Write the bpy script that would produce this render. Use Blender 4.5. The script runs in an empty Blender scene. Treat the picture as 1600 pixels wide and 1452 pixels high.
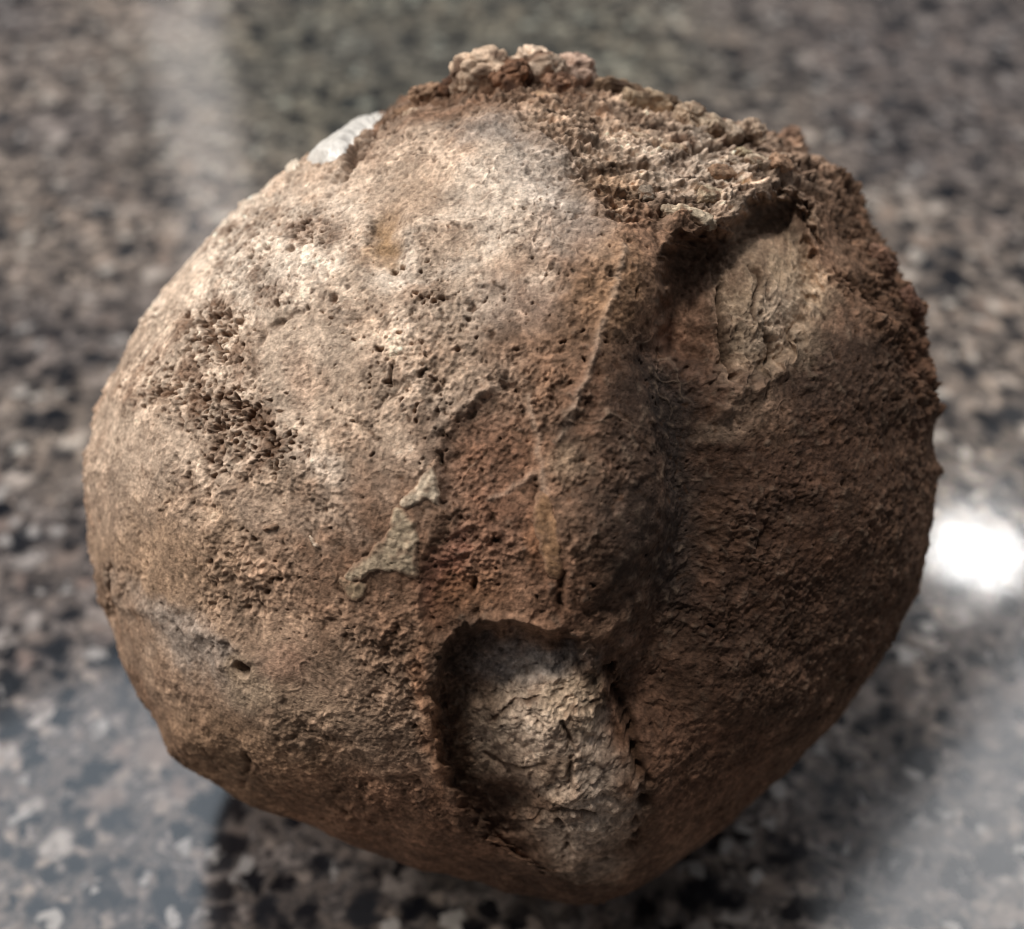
import bpy, math
import numpy as np
from concurrent.futures import ThreadPoolExecutor

# ------------------------------------------------------------------ units
# The stone is modelled in its own units ("u"), 670 u being about 4 cm.
S = 0.04 / 670.0                 # metres per u
ELEV = math.radians(42.0)        # how far the camera looks down
FOV = math.radians(40.0)
D = 800.0 / math.tan(FOV / 2)    # camera distance from the stone's origin, in u
CX, CY = 800.0, 726.0

RIGHT = np.array([1.0, 0.0, 0.0])
UP = np.array([0.0, math.sin(ELEV), math.cos(ELEV)])
BACK = np.array([0.0, -math.cos(ELEV), math.sin(ELEV)])
ROT = np.stack([RIGHT, UP, BACK], axis=1)      # stone axes -> world

scene = bpy.context.scene
col = scene.collection

# ------------------------------------------------------------------ camera
cam_data = bpy.data.cameras.new("camera")
cam = bpy.data.objects.new("camera", cam_data)
col.objects.link(cam)
cam_data.sensor_width = 36.0
cam_data.lens = 18.0 / math.tan(FOV / 2)
cam_data.clip_start = 0.005
cam_data.clip_end = 50.0
cam.location = tuple(BACK * D * S)
cam.rotation_euler = (math.pi / 2 - ELEV, 0.0, 0.0)
cam_data.dof.use_dof = True
cam_data.dof.focus_distance = 0.1027
cam_data.dof.aperture_fstop = 22.5
cam_data.dof.aperture_blades = 0
scene.camera = cam

# ------------------------------------------------------------------ world, lamps, exposure
world = bpy.data.worlds.new("World")
scene.world = world
world.use_nodes = True
bg = world.node_tree.nodes["Background"]
bg.inputs[0].default_value = (0.80, 0.84, 0.92, 1)
bg.inputs[1].default_value = 0.12


def lamp(name, az, el, dist, sx, sy, radiance, color, shape='RECTANGLE', spread=180):
    """A lamp seen from the stone at azimuth az (0 = straight away from the
    camera, positive to the left) and elevation el, facing the stone."""
    az, el = math.radians(az), math.radians(el)
    p = np.array([-math.sin(az) * math.cos(el), math.cos(az) * math.cos(el), math.sin(el)]) * dist
    d = bpy.data.lights.new(name, 'AREA')
    d.shape = shape
    d.size, d.size_y = sx, sy
    area = sx * sy * (math.pi / 4 if shape in ('ELLIPSE', 'DISK') else 1)
    d.energy = radiance * area * math.pi
    d.color = color
    d.spread = math.radians(spread)
    o = bpy.data.objects.new(name, d)
    col.objects.link(o)
    o.location = tuple(p)
    from mathutils import Vector
    o.rotation_euler = Vector(-p).to_track_quat('-Z', 'Y').to_euler()
    return o


lamp("window_light", 80, 42, 1.6, 0.85, 0.55, 17.0, (1.0, 0.94, 0.87))
lamp("overhead_lamp", 75, 82, 1.6, 0.20, 0.20, 120.0, (1.0, 0.95, 0.88), 'DISK')
lamp("window_sky", 25, 55, 1.6, 0.70, 0.50, 2.3, (0.80, 0.90, 1.0), 'ELLIPSE')
lamp("ceiling_lamp", -27, 40.8, 1.8, 0.125, 0.046, 60.0, (1.0, 0.98, 0.96), 'ELLIPSE')
lamp("ceiling_glow", -43.5, 52, 2.0, 0.64, 0.95, 3.9, (0.97, 0.98, 1.0))
lamp("doorway_light", 14.5, 26, 2.0, 0.10, 0.42, 1.7, (1.0, 0.92, 0.87))

scene.view_settings.view_transform = 'Standard'
scene.view_settings.look = 'None'
scene.view_settings.exposure = 0.0
scene.view_settings.gamma = 1.0
scene.cycles.filter_width = 1.05

# ------------------------------------------------------------------ numpy noise
rng = np.random.RandomState(11)
PERM = rng.permutation(256).astype(np.int32)
PERM = np.concatenate([PERM, PERM, PERM])
GR = rng.normal(size=(256, 3)).astype(np.float32)
GR /= np.linalg.norm(GR, axis=1, keepdims=True)
RV = rng.rand(256, 4).astype(np.float32)
RM = [np.linalg.qr(rng.normal(size=(3, 3)))[0].astype(np.float32) for _ in range(16)] + [np.eye(3, dtype=np.float32)]


def hsh(ix, iy, iz):
    return PERM[PERM[PERM[ix & 255] + (iy & 255)] + (iz & 255)]


def gnoise(p, scale, seed=0):
    """Gradient noise, about -1..1; p (n,3) in u, scale = feature size in u."""
    q = (p @ RM[int(seed) % 16 if seed < 64 or seed > 66 else 16]) / np.float32(scale) + np.float32(seed * 17.31 + 0.37)
    i = np.floor(q).astype(np.int32)
    f = (q - i).astype(np.float32)
    w = f * f * f * (f * (f * 6 - 15) + 10)
    out = np.zeros(len(p), np.float32)
    for dx in (0, 1):
        wx = w[:, 0] if dx else 1 - w[:, 0]
        for dy in (0, 1):
            wy = w[:, 1] if dy else 1 - w[:, 1]
            for dz in (0, 1):
                wz = w[:, 2] if dz else 1 - w[:, 2]
                g = GR[hsh(i[:, 0] + dx, i[:, 1] + dy, i[:, 2] + dz)]
                out += wx * wy * wz * (g[:, 0] * (f[:, 0] - dx) + g[:, 1] * (f[:, 1] - dy) + g[:, 2] * (f[:, 2] - dz))
    return out * 1.6


def fbm(p, scale, octaves, seed=0, gain=0.5):
    a, s, o, t = 1.0, scale, np.zeros(len(p), np.float32), 0.0
    for k in range(octaves):
        o += a * gnoise(p, s, seed + k * 3)
        t += a
        a *= gain
        s *= 0.5
    return o / t ** 0.5


def worley(p, scale, seed=0):
    """F1, F2 (in cells), and two random values of the nearest cell."""
    q = p / np.float32(scale) + np.float32(seed * 13.7 + 0.11)
    i = np.floor(q).astype(np.int32)
    f = (q - i).astype(np.float32)
    f1 = np.full(len(p), 9, np.float32)
    f2 = np.full(len(p), 9, np.float32)
    r1 = np.zeros(len(p), np.float32)
    r2 = np.zeros(len(p), np.float32)
    for dx in (-1, 0, 1):
        for dy in (-1, 0, 1):
            for dz in (-1, 0, 1):
                h = hsh(i[:, 0] + dx, i[:, 1] + dy, i[:, 2] + dz)
                r = RV[h]
                d = (dx + r[:, 0] - f[:, 0]) ** 2 + (dy + r[:, 1] - f[:, 1]) ** 2 + (dz + r[:, 2] - f[:, 2]) ** 2
                near = d < f1
                f2 = np.where(near, f1, np.minimum(f2, d))
                f1 = np.where(near, d, f1)
                r1 = np.where(near, r[:, 3], r1)
                r2 = np.where(near, RV[(h + 77) & 255, 3], r2)
    return np.sqrt(f1), np.sqrt(f2), r1, r2


def sstep(a, b, x):
    t = np.clip((x - a) / (b - a), 0, 1)
    return t * t * (3 - 2 * t)


def smooth_curve(pts, closed=True, n=4):
    p = np.array(pts, float)
    m = len(p)
    out = []
    for k in range(m if closed else m - 1):
        if closed:
            a, b, c, d = p[(k - 1) % m], p[k], p[(k + 1) % m], p[(k + 2) % m]
        else:
            a, b, c, d = p[max(k - 1, 0)], p[k], p[k + 1], p[min(k + 2, m - 1)]
        for t in np.linspace(0, 1, n, endpoint=False):
            out.append(0.5 * ((2 * b) + (c - a) * t + (2 * a - 5 * b + 4 * c - d) * t * t + (3 * b - a - 3 * c + d) * t ** 3))
    if not closed:
        out.append(p[-1])
    return np.array(out, np.float32)


def line_dist(c, pts, reach=60):
    """Distance of chart points c (n,2) from an open polyline."""
    pts = np.asarray(pts, np.float32)
    out = np.full(len(c), 1e4, np.float32)
    lo, hi = pts.min(0) - reach, pts.max(0) + reach
    sel = np.where((c[:, 0] > lo[0]) & (c[:, 0] < hi[0]) & (c[:, 1] > lo[1]) & (c[:, 1] < hi[1]))[0]
    if not len(sel):
        return out
    x = c[sel]
    d = np.full(len(sel), 1e9, np.float32)
    for a, b in zip(pts[:-1], pts[1:]):
        ab = b - a
        t = np.clip(((x - a) @ ab) / max(float(ab @ ab), 1e-6), 0, 1)
        e = x - a - t[:, None] * ab
        d = np.minimum(d, (e * e).sum(1))
    out[sel] = np.sqrt(d)
    return out


def poly_sd(c, pts, reach=120):
    """Signed distance (positive inside) of chart points from a polygon."""
    pts = np.asarray(pts, np.float32)
    out = np.full(len(c), -1e4, np.float32)
    lo, hi = pts.min(0) - reach, pts.max(0) + reach
    sel = np.where((c[:, 0] > lo[0]) & (c[:, 0] < hi[0]) & (c[:, 1] > lo[1]) & (c[:, 1] < hi[1]))[0]
    if not len(sel):
        return out
    x = c[sel]
    d = np.full(len(sel), 1e9, np.float32)
    ins = np.zeros(len(sel), bool)
    for a, b in zip(pts, np.roll(pts, -1, 0)):
        ab = b - a
        t = np.clip(((x - a) @ ab) / max(float(ab @ ab), 1e-6), 0, 1)
        e = x - a - t[:, None] * ab
        d = np.minimum(d, (e * e).sum(1))
        if a[1] != b[1]:
            cr = (a[1] > x[:, 1]) != (b[1] > x[:, 1])
            ins ^= cr & (x[:, 0] < (b[0] - a[0]) * (x[:, 1] - a[1]) / (b[1] - a[1]) + a[0])
    out[sel] = np.sqrt(d) * np.where(ins, 1, -1)
    return out


def lin(rgb):
    v = np.array(rgb, np.float32) / 255.0
    return np.where(v < 0.04045, v / 12.92, ((v + 0.055) / 1.055) ** 2.4).astype(np.float32)


# ------------------------------------------------------------------ the stone's overall form
OUTLINE = [(720, 112), (770, 104), (830, 104), (890, 112), (930, 124), (960, 132), (1010, 146), (1045, 160), (1075, 166),
           (1110, 176), (1160, 186), (1190, 198), (1225, 208), (1255, 222), (1280, 238), (1310, 258), (1335, 285),
           (1355, 315), (1370, 350), (1393, 390), (1412, 425), (1436, 465), (1452, 510), (1461, 550), (1466, 610),
           (1468, 660), (1468, 730), (1464, 780), (1457, 830), (1446, 880), (1428, 940), (1405, 990), (1368, 1050),
           (1328, 1100), (1285, 1152), (1218, 1217), (1150, 1280), (1080, 1340), (1010, 1385), (950, 1408), (890, 1417),
           (830, 1409), (760, 1387), (690, 1367), (620, 1348), (540, 1315), (450, 1285), (380, 1257), (310, 1218),
           (270, 1188), (240, 1138), (213, 1080), (182, 1015), (160, 950), (141, 870), (131, 790), (132, 710), (148, 642),
           (173, 580), (208, 520), (250, 455), (298, 400), (340, 355), (390, 305), (440, 272), (480, 243), (535, 207),
           (600, 168), (650, 146), (690, 126)]
C0 = np.array([0.0, -19.0, 0.0])           # centre of the form
NB = 180
_o = smooth_curve(OUTLINE, True, 6)
_ox, _oy = _o[:, 0] - (CX + C0[0]), (CY - C0[1]) - _o[:, 1]
_ang = np.arctan2(_oy, _ox)
_rad = np.hypot(_ox, _oy)
_s = np.argsort(_ang)
PHI = (np.arange(NB) + 0.5) / NB * 2 * np.pi - np.pi
RT = np.interp(PHI, _ang[_s], _rad[_s], period=2 * np.pi)
RT = sum(np.roll(RT, k) * w for k, w in ((-1, .25), (0, .5), (1, .25)))
DEPTH_F, DEPTH_B = 560.0, 600.0


def base_form(dirs, RL):
    """dirs (n,3) unit -> smooth stone surface (n,3) in u."""
    rho = np.hypot(dirs[:, 0], dirs[:, 1])
    phi = np.arctan2(dirs[:, 1], dirs[:, 0])
    r = np.interp(phi, PHI, RL, period=2 * np.pi)
    rm = RL.mean()
    r = rm + (r - rm) * sstep(0.15, 0.85, rho)
    z = dirs[:, 2]
    # a little squarer than a ball towards the rim
    k = 1 + 0.035 * np.sin(np.pi * np.clip(rho, 0, 1)) * (z > -0.2)
    p = np.empty((len(dirs), 3))
    p[:, 0] = dirs[:, 0] * r * k
    p[:, 1] = dirs[:, 1] * r * k
    p[:, 2] = z * np.where(z > 0, DEPTH_F, DEPTH_B)
    return p + C0


def sphere_grid(n):
    """Cube-sphere, closed, finer towards +z. Returns dirs (m,3), quads (k,4)."""
    t = np.tan(np.linspace(-np.pi / 4, np.pi / 4, n + 1))
    a, b = np.meshgrid(t, t, indexing='ij')
    o = np.ones_like(a)
    faces = [(a, b, o), (-a, b, -o), (o, b, -a), (-o, b, a), (a, o, -b), (a, -o, b)]
    key, verts, quads = {}, [], []
    ii, jj = np.meshgrid(np.arange(n + 1), np.arange(n + 1), indexing='ij')
    allp = []
    for f in faces:
        allp.append(np.stack([x.ravel() for x in f], 1))
    allp = np.concatenate(allp)
    allp /= np.linalg.norm(allp, axis=1, keepdims=True)
    kk = np.round(allp * 1e6).astype(np.int64)
    code = (kk[:, 0] + 2000000) * 16000000000000 + (kk[:, 1] + 2000000) * 4000000 + (kk[:, 2] + 2000000)
    _, first, inv = np.unique(code, return_index=True, return_inverse=True)
    dirs = allp[first]
    m = (n + 1) ** 2
    i0 = np.arange(n)[:, None] * (n + 1) + np.arange(n)[None, :]
    i0 = i0.ravel()
    for fi in range(6):
        q = np.stack([i0, i0 + n + 1, i0 + n + 2, i0 + 1], 1) + fi * m
        quads.append(inv[q])
    quads = np.concatenate(quads)
    th = np.arccos(np.clip(dirs[:, 2], -1, 1))
    th2 = th - 0.42 * np.sin(th)
    s = np.where(np.sin(th) > 1e-9, np.sin(th2) / np.maximum(np.sin(th), 1e-9), 0.58)
    dirs = np.stack([dirs[:, 0] * s, dirs[:, 1] * s, np.cos(th2)], 1)
    # outward winding
    c = dirs[quads].mean(1)
    e1 = dirs[quads[:, 1]] - dirs[quads[:, 0]]
    e2 = dirs[quads[:, 3]] - dirs[quads[:, 0]]
    flip = (np.cross(e1, e2) * c).sum(1) < 0
    quads[flip] = quads[flip][:, ::-1]
    return dirs, quads


def project(p):
    k = D / (D - p[:, 2])
    return np.stack([CX + p[:, 0] * k, CY - p[:, 1] * k], 1)


# fit the lateral radius so that the outline is the one above
_d, _q = sphere_grid(70)
RL = RT * 0.95
for _ in range(4):
    c = project(base_form(_d, RL)) - np.array([CX + C0[0], CY - C0[1]])
    ang, rad = np.arctan2(-c[:, 1], c[:, 0]), np.hypot(c[:, 0], c[:, 1])
    cur = np.array([rad[np.abs((ang - f + np.pi) % (2 * np.pi) - np.pi) < 0.06].max() for f in PHI])
    RL = RL * (RT / cur)
    RL = sum(np.roll(RL, k) * w for k, w in ((-1, .2), (0, .6), (1, .2)))


def chart(dirs, p):
    """Flat chart of the stone: as seen from its front, unrolled outwards on the back."""
    n = dirs * np.array([1, 1, RL.mean() / DEPTH_F])
    n /= np.linalg.norm(n, axis=1, keepdims=True)
    v = np.array([0, 0, D]) - p
    v /= np.linalg.norm(v, axis=1, keepdims=True)
    facing = (n * v).sum(1)
    c = project(p)
    cc = c - np.array([CX + C0[0], CY - C0[1]])
    ang = np.arctan2(-cc[:, 1], cc[:, 0])
    rt = np.interp(ang, PHI, RT, period=2 * np.pi)
    rad = np.hypot(cc[:, 0], cc[:, 1])
    back = facing < 0
    newr = np.where(back, rt * (1 - 0.8 * np.minimum(facing, 0)), rad)
    c2 = np.array([CX + C0[0], CY - C0[1]]) + cc * (newr / np.maximum(rad, 1e-6))[:, None]
    return c2.astype(np.float32), facing.astype(np.float32)


# ------------------------------------------------------------------ what the surface carries
HOLLOW_TOP = smooth_curve([(1032, 455), (1036, 395), (1075, 365), (1130, 350), (1165, 322), (1225, 292), (1272, 312),
                           (1300, 370), (1304, 440), (1286, 510), (1262, 560), (1190, 590), (1110, 570), (1050, 530)])
HOLLOW_LOW = smooth_curve([(700, 995), (760, 972), (850, 978), (905, 1000), (945, 1075), (978, 1150), (992, 1225),
                           (984, 1305), (942, 1362), (885, 1376), (800, 1342), (735, 1282), (692, 1215), (672, 1140), (678, 1060)])
SCAR_MID = smooth_curve([(792, 585), (745, 630), (695, 690), (692, 790), (662, 890), (672, 1000), (770, 965), (870, 972),
                         (884, 890), (862, 800), (850, 720), (826, 640)], n=3)
CRUST = smooth_curve([(540, 262), (612, 175), (700, 150), (775, 165), (850, 205), (905, 290), (965, 362), (1050, 348),
                      (1160, 328), (1230, 290), (1300, 300), (1352, 400), (1400, 520), (1440, 640), (1600, 640),
                      (1560, 300), (1300, 60), (1000, -40), (700, -20), (560, 60), (590, 170)], n=3)
DOME = smooth_curve([(700, 225), (770, 190), (850, 215), (915, 300), (960, 370), (960, 420), (860, 400), (760, 300)], n=3)
FLAKE_SCAR = smooth_curve([(160, 930), (235, 955), (300, 1000), (372, 1035), (430, 1090), (400, 1150), (300, 1150), (215, 1080), (170, 1000)], n=3)
SCAR_TOP = smooth_curve([(560, 300), (640, 250), (730, 270), (760, 330), (700, 350), (640, 330), (615, 420), (575, 410), (580, 350)], n=3)
SMOOTH_PATCH = smooth_curve([(402, 500), (470, 480), (540, 520), (550, 600), (500, 650), (430, 640), (400, 580)], n=3)
RIGHT_FACE = smooth_curve([(1010, 600), (1120, 640), (1300, 620), (1480, 560), (1600, 900), (1450, 1200), (1200, 1380),
                           (1080, 1300), (1110, 1000), (1120, 850)], n=3)

VALLEY = smooth_curve([(1052, 540), (1085, 640), (1108, 760), (1102, 890), (1050, 1010), (1005, 1120)], False)
BULGE = smooth_curve([(955, 420), (968, 560), (960, 700), (935, 820)], False)
RIDGES = [  # polyline, half width, height
    (smooth_curve([(968, 400), (945, 485), (915, 585), (872, 684)], False), 7, 7),
    (smooth_curve([(676, 672), (705, 645), (745, 618), (792, 592)], False), 8, 6),
    (smooth_curve([(826, 620), (838, 690), (852, 770)], False), 6, 5),
    (smooth_curve([(765, 778), (800, 762), (838, 742)], False), 6, 5),
    (smooth_curve([(905, 1010), (950, 1080), (980, 1160), (990, 1240)], False), 8, 7),
    (smooth_curve([(668, 1020), (662, 1120), (680, 1210), (720, 1280)], False), 12, 8),
    (smooth_curve([(1110, 1268), (1140, 1240), (1168, 1212)], False), 5, 6),
    (smooth_curve([(175, 935), (260, 975), (345, 1040)], False), 12, 7),
    (smooth_curve([(300, 985), (360, 1010), (402, 1030)], False), 8, 6),
    (smooth_curve([(1150, 640), (1190, 610), (1250, 560), (1275, 500)], False), 14, 14),
    (smooth_curve([(1045, 350), (1110, 318), (1170, 300), (1225, 268)], False), 14, 12),
    (smooth_curve([(715, 212), (780, 186), (850, 214), (900, 282), (950, 350)], False), 16, 8),
    (smooth_curve([(1320, 420), (1370, 480), (1430, 540)], False), 12, 12),
    (smooth_curve([(940, 1020), (1010, 960), (1090, 900)], False), 30, 6),
]
CRACKS = [  # polyline, half width, depth
    (smooth_curve([(1133, 440), (1138, 485), (1150, 530), (1168, 578)], False), 4, 15),
    (smooth_curve([(688, 712), (694, 748), (692, 785)], False), 5, 14),
    (smooth_curve([(168, 890), (166, 930), (172, 970)], False), 7, 14),
    (smooth_curve([(615, 172), (580, 208), (556, 240), (532, 272)], False), 13, 17),
    (smooth_curve([(610, 172), (660, 158), (700, 150)], False), 12, 14),
    (smooth_curve([(1098, 226), (1145, 214), (1192, 206)], False), 15, 26),
    (smooth_curve([(1172, 240), (1205, 236), (1235, 228)], False), 9, 18),
    (smooth_curve([(985, 182), (1020, 188), (1050, 196)], False), 9, 14),
    (smooth_curve([(1250, 290), (1290, 300), (1330, 340)], False), 10, 12),
    (smooth_curve([(820, 190), (870, 215), (905, 240)], False), 8, 9),
    (smooth_curve([(980, 250), (1060, 240), (1120, 236)], False), 7, 9),
    (smooth_curve([(1330, 420), (1390, 470), (1440, 560)], False), 14, 14),
    (smooth_curve([(962, 1060), (985, 1130), (1002, 1200), (1006, 1270), (990, 1320)], False), 10, 20),
    (smooth_curve([(880, 1130), (892, 1175), (886, 1230)], False), 5, 12),
    (smooth_curve([(1215, 505), (1230, 530), (1222, 560)], False), 4, 8),
    (smooth_curve([(1180, 410), (1200, 432), (1190, 470), (1205, 500)], False), 4, 6),
    (smooth_curve([(770, 1120), (830, 1095), (900, 1110), (950, 1100)], False), 5, 5),
    (smooth_curve([(760, 1180), (800, 1200), (850, 1190)], False), 4, 4),
    (smooth_curve([(830, 1280), (870, 1260), (930, 1275)], False), 4, 5),
    (smooth_curve([(870, 1280), (888, 1300), (884, 1340)], False), 5, 12),
    (smooth_curve([(607, 570), (609, 600)], False), 3, 10),
    (smooth_curve([(880, 890), (874, 930), (880, 960)], False), 5, 10),
    (smooth_curve([(385, 1180), (388, 1205), (380, 1225)], False), 5, 6),
    (smooth_curve([(740, 905), (740, 925)], False), 4, 9),
    (smooth_curve([(395, 590), (398, 545), (430, 505), (480, 480)], False), 5, 7),
]
# pitting: centre, radii, strength
PITS = [(330, 520, 60, 70, 1.0), (270, 610, 80, 70, 0.9), (350, 650, 90, 70, 1.0), (420, 700, 70, 50, 0.9),
        (480, 360, 60, 30, 0.8), (400, 450, 200, 120, 0.45), (560, 540, 160, 150, 0.32), (620, 650, 150, 120, 0.28),
        (760, 480, 200, 150, 0.2), (320, 760, 180, 120, 0.3), (840, 330, 120, 120, 0.25), (900, 600, 200, 200, 0.15),
        (620, 900, 250, 160, 0.15), (380, 360, 80, 50, 0.6), (640, 440, 60, 60, 0.6)]

# worn smooth: centre, radii, strength
WORN = [(480, 560, 90, 90, 0.75), (600, 300, 130, 70, 0.7), (790, 260, 110, 90, 0.6), (230, 690, 90, 60, 0.7), (210, 830, 80, 130, 0.6),
        (500, 420, 90, 40, 0.5), (280, 440, 50, 60, 0.7), (620, 440, 60, 40, 0.55), (740, 400, 70, 40, 0.4), (400, 810, 90, 40, 0.55), (320, 1060, 180, 110, 0.7),
        (570, 730, 60, 50, 0.5), (720, 560, 50, 40, 0.5)]
PAL = dict(amber=lin((136, 108, 78)), 
    pale=lin((204, 182, 162)), chalk=lin((228, 211, 194)), tan=lin((176, 150, 128)), brown=lin((132, 103, 83)),
    rust=lin((132, 95, 74)), red=lin((142, 92, 77)), dark=lin((82, 66, 56)), stain_shade=lin((60, 51, 46)),
    grey=lin((158, 147, 138)), sage=lin((180, 156, 131)), ochre=lin((154, 122, 92)), orange=lin((148, 106, 78)),
    umber=lin((80, 58, 46)), dirt=lin((70, 48, 33)))
# colour regions: centre, radii, tilt, colour, strength
TINTS = [
    (420, 480, 420, 330, 20, 'pale', 1.0), (300, 720, 260, 200, 0, 'pale', 0.7), (700, 330, 260, 160, -10, 'pale', 0.9),
    (420, 400, 160, 90, -35, 'chalk', 0.75), (800, 290, 120, 80, 0, 'chalk', 0.7), (650, 400, 90, 50, -20, 'chalk', 0.7),
    (360, 330, 120, 40, -42, 'chalk', 0.6),
    (480, 362, 60, 22, -10, 'brown', 0.6), (420, 345, 40, 18, -30, 'tan', 0.6), (640, 460, 50, 35, 0, 'brown', 0.45),
    (560, 490, 36, 50, 10, 'tan', 0.5), (470, 590, 40, 40, 0, 'rust', 0.35), (270, 400, 60, 26, -48, 'chalk', 0.8),
    (500, 730, 50, 40, 0, 'chalk', 0.5), (620, 420, 60, 24, -15, 'chalk', 0.8), (230, 480, 40, 22, -55, 'chalk', 0.7),
    (700, 420, 60, 22, -10, 'chalk', 0.6), (740, 360, 60, 40, 0, 'chalk', 0.4), (480, 420, 70, 26, -10, 'chalk', 0.5),
    (680, 560, 70, 40, 0, 'tan', 0.5), (420, 760, 90, 50, 0, 'tan', 0.5), (600, 760, 70, 60, 0, 'brown', 0.4),
    (840, 260, 60, 110, -35, 'grey', 0.55), (770, 208, 75, 28, 5, 'grey', 0.8), (900, 350, 80, 90, 0, 'grey', 0.5),
    (800, 480, 90, 60, 0, 'grey', 0.35), (560, 640, 100, 100, 0, 'tan', 0.4),
    (300, 920, 230, 160, 20, 'tan', 0.8), (270, 880, 130, 90, 0, 'ochre', 0.35), (540, 950, 220, 130, 0, 'brown', 0.45),
    (480, 1100, 320, 150, 15, 'tan', 0.6), (420, 1200, 220, 90, 20, 'ochre', 0.45), (620, 1290, 260, 100, 15, 'rust', 0.6),
    (300, 1005, 165, 42, 38, 'grey', 0.7), (390, 1075, 60, 30, 30, 'sage', 0.6), (450, 1100, 120, 40, 10, 'sage', 0.3), (440, 1030, 60, 40, 0, 'red', 0.2),
    (598, 368, 30, 64, 25, 'amber', 0.9), (660, 300, 80, 50, -20, 'tan', 0.7), (690, 390, 80, 40, -20, 'tan', 0.7),
    (930, 480, 80, 130, 15, 'ochre', 0.45), (860, 560, 110, 110, 0, 'brown', 0.5), (770, 720, 90, 110, 0, 'rust', 0.75),
    (760, 840, 110, 80, 0, 'red', 0.2), (690, 900, 36, 100, 8, 'red', 0.5), (700, 960, 40, 70, 0, 'orange', 0.6),
    (750, 920, 60, 60, 0, 'orange', 0.5), (850, 850, 26, 75, -8, 'orange', 0.85), (880, 940, 90, 60, 0, 'rust', 0.5),
    (667, 1130, 24, 160, -3, 'orange', 0.6), (980, 1150, 24, 150, -6, 'orange', 0.55),
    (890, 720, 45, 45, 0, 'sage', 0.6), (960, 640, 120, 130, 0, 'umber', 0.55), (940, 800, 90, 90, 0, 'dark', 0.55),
    (1060, 600, 120, 90, 0, 'stain_shade', 0.6), (1180, 820, 330, 330, 0, 'umber', 0.85), (1300, 640, 240, 200, 0, 'umber', 0.75),  # right-hand dark tones: shade put into the colour, with a dark stain
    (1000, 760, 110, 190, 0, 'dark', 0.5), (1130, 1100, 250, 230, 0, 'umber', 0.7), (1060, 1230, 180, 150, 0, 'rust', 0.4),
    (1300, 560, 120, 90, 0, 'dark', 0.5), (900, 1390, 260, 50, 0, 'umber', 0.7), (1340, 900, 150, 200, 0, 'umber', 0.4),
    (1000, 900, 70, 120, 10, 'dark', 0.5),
    (1090, 250, 250, 95, 15, 'pale', 0.95), (1060, 235, 170, 45, 10, 'chalk', 0.4), (920, 190, 160, 50, 5, 'tan', 0.6), (950, 290, 60, 60, 30, 'ochre', 0.6),
    (1250, 300, 140, 70, 30, 'brown', 0.5), (1350, 370, 60, 130, -25, 'brown', 0.6), (1440, 520, 50, 120, -10, 'rust', 0.4), (1075, 640, 62, 140, -8, 'stain_shade', 0.85), (1090, 850, 58, 150, 4, 'stain_shade', 0.8), (980, 800, 60, 100, 0, 'stain_shade', 0.4),
    (1180, 460, 110, 120, 0, 'tan', 0.6), (1222, 455, 98, 125, 10, 'sage', 0.95), (1230, 480, 60, 60, 0, 'pale', 0.4), (1100, 500, 60, 90, 0, 'rust', 0.5),
    (1190, 640, 70, 40, -30, 'tan', 0.6), (1230, 650, 60, 60, 0, 'brown', 0.5),
    (830, 1160, 110, 110, 20, 'sage', 0.95), (920, 1270, 90, 100, 0, 'ochre', 0.5), (890, 1310, 100, 60, 0, 'tan', 0.6), (800, 1215, 40, 40, 0, 'rust', 0.5), (830, 1040, 110, 45, 5, 'grey', 0.9),
    (720, 1010, 50, 50, 0, 'stain_shade', 0.7), (720, 1150, 40, 110, -6, 'dirt', 0.8), (800, 1240, 60, 60, 0, 'umber', 0.7),  # left wall of the lower hollow, its shadow painted into the colour
    (860, 1150, 115, 90, 20, 'pale', 0.8), (800, 1190, 50, 40, 0, 'tan', 0.5), (880, 1200, 50, 36, 0, 'ochre', 0.5), (920, 1275, 85, 95, 0, 'pale', 0.85), (770, 1270, 50, 50, 40, 'umber', 0.7), (1002, 1180, 16, 120, -5, 'dirt', 0.6), (900, 1100, 60, 50, 0, 'sage', 0.7), (580, 160, 90, 24, -32, 'umber', 0.6),
]


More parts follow.
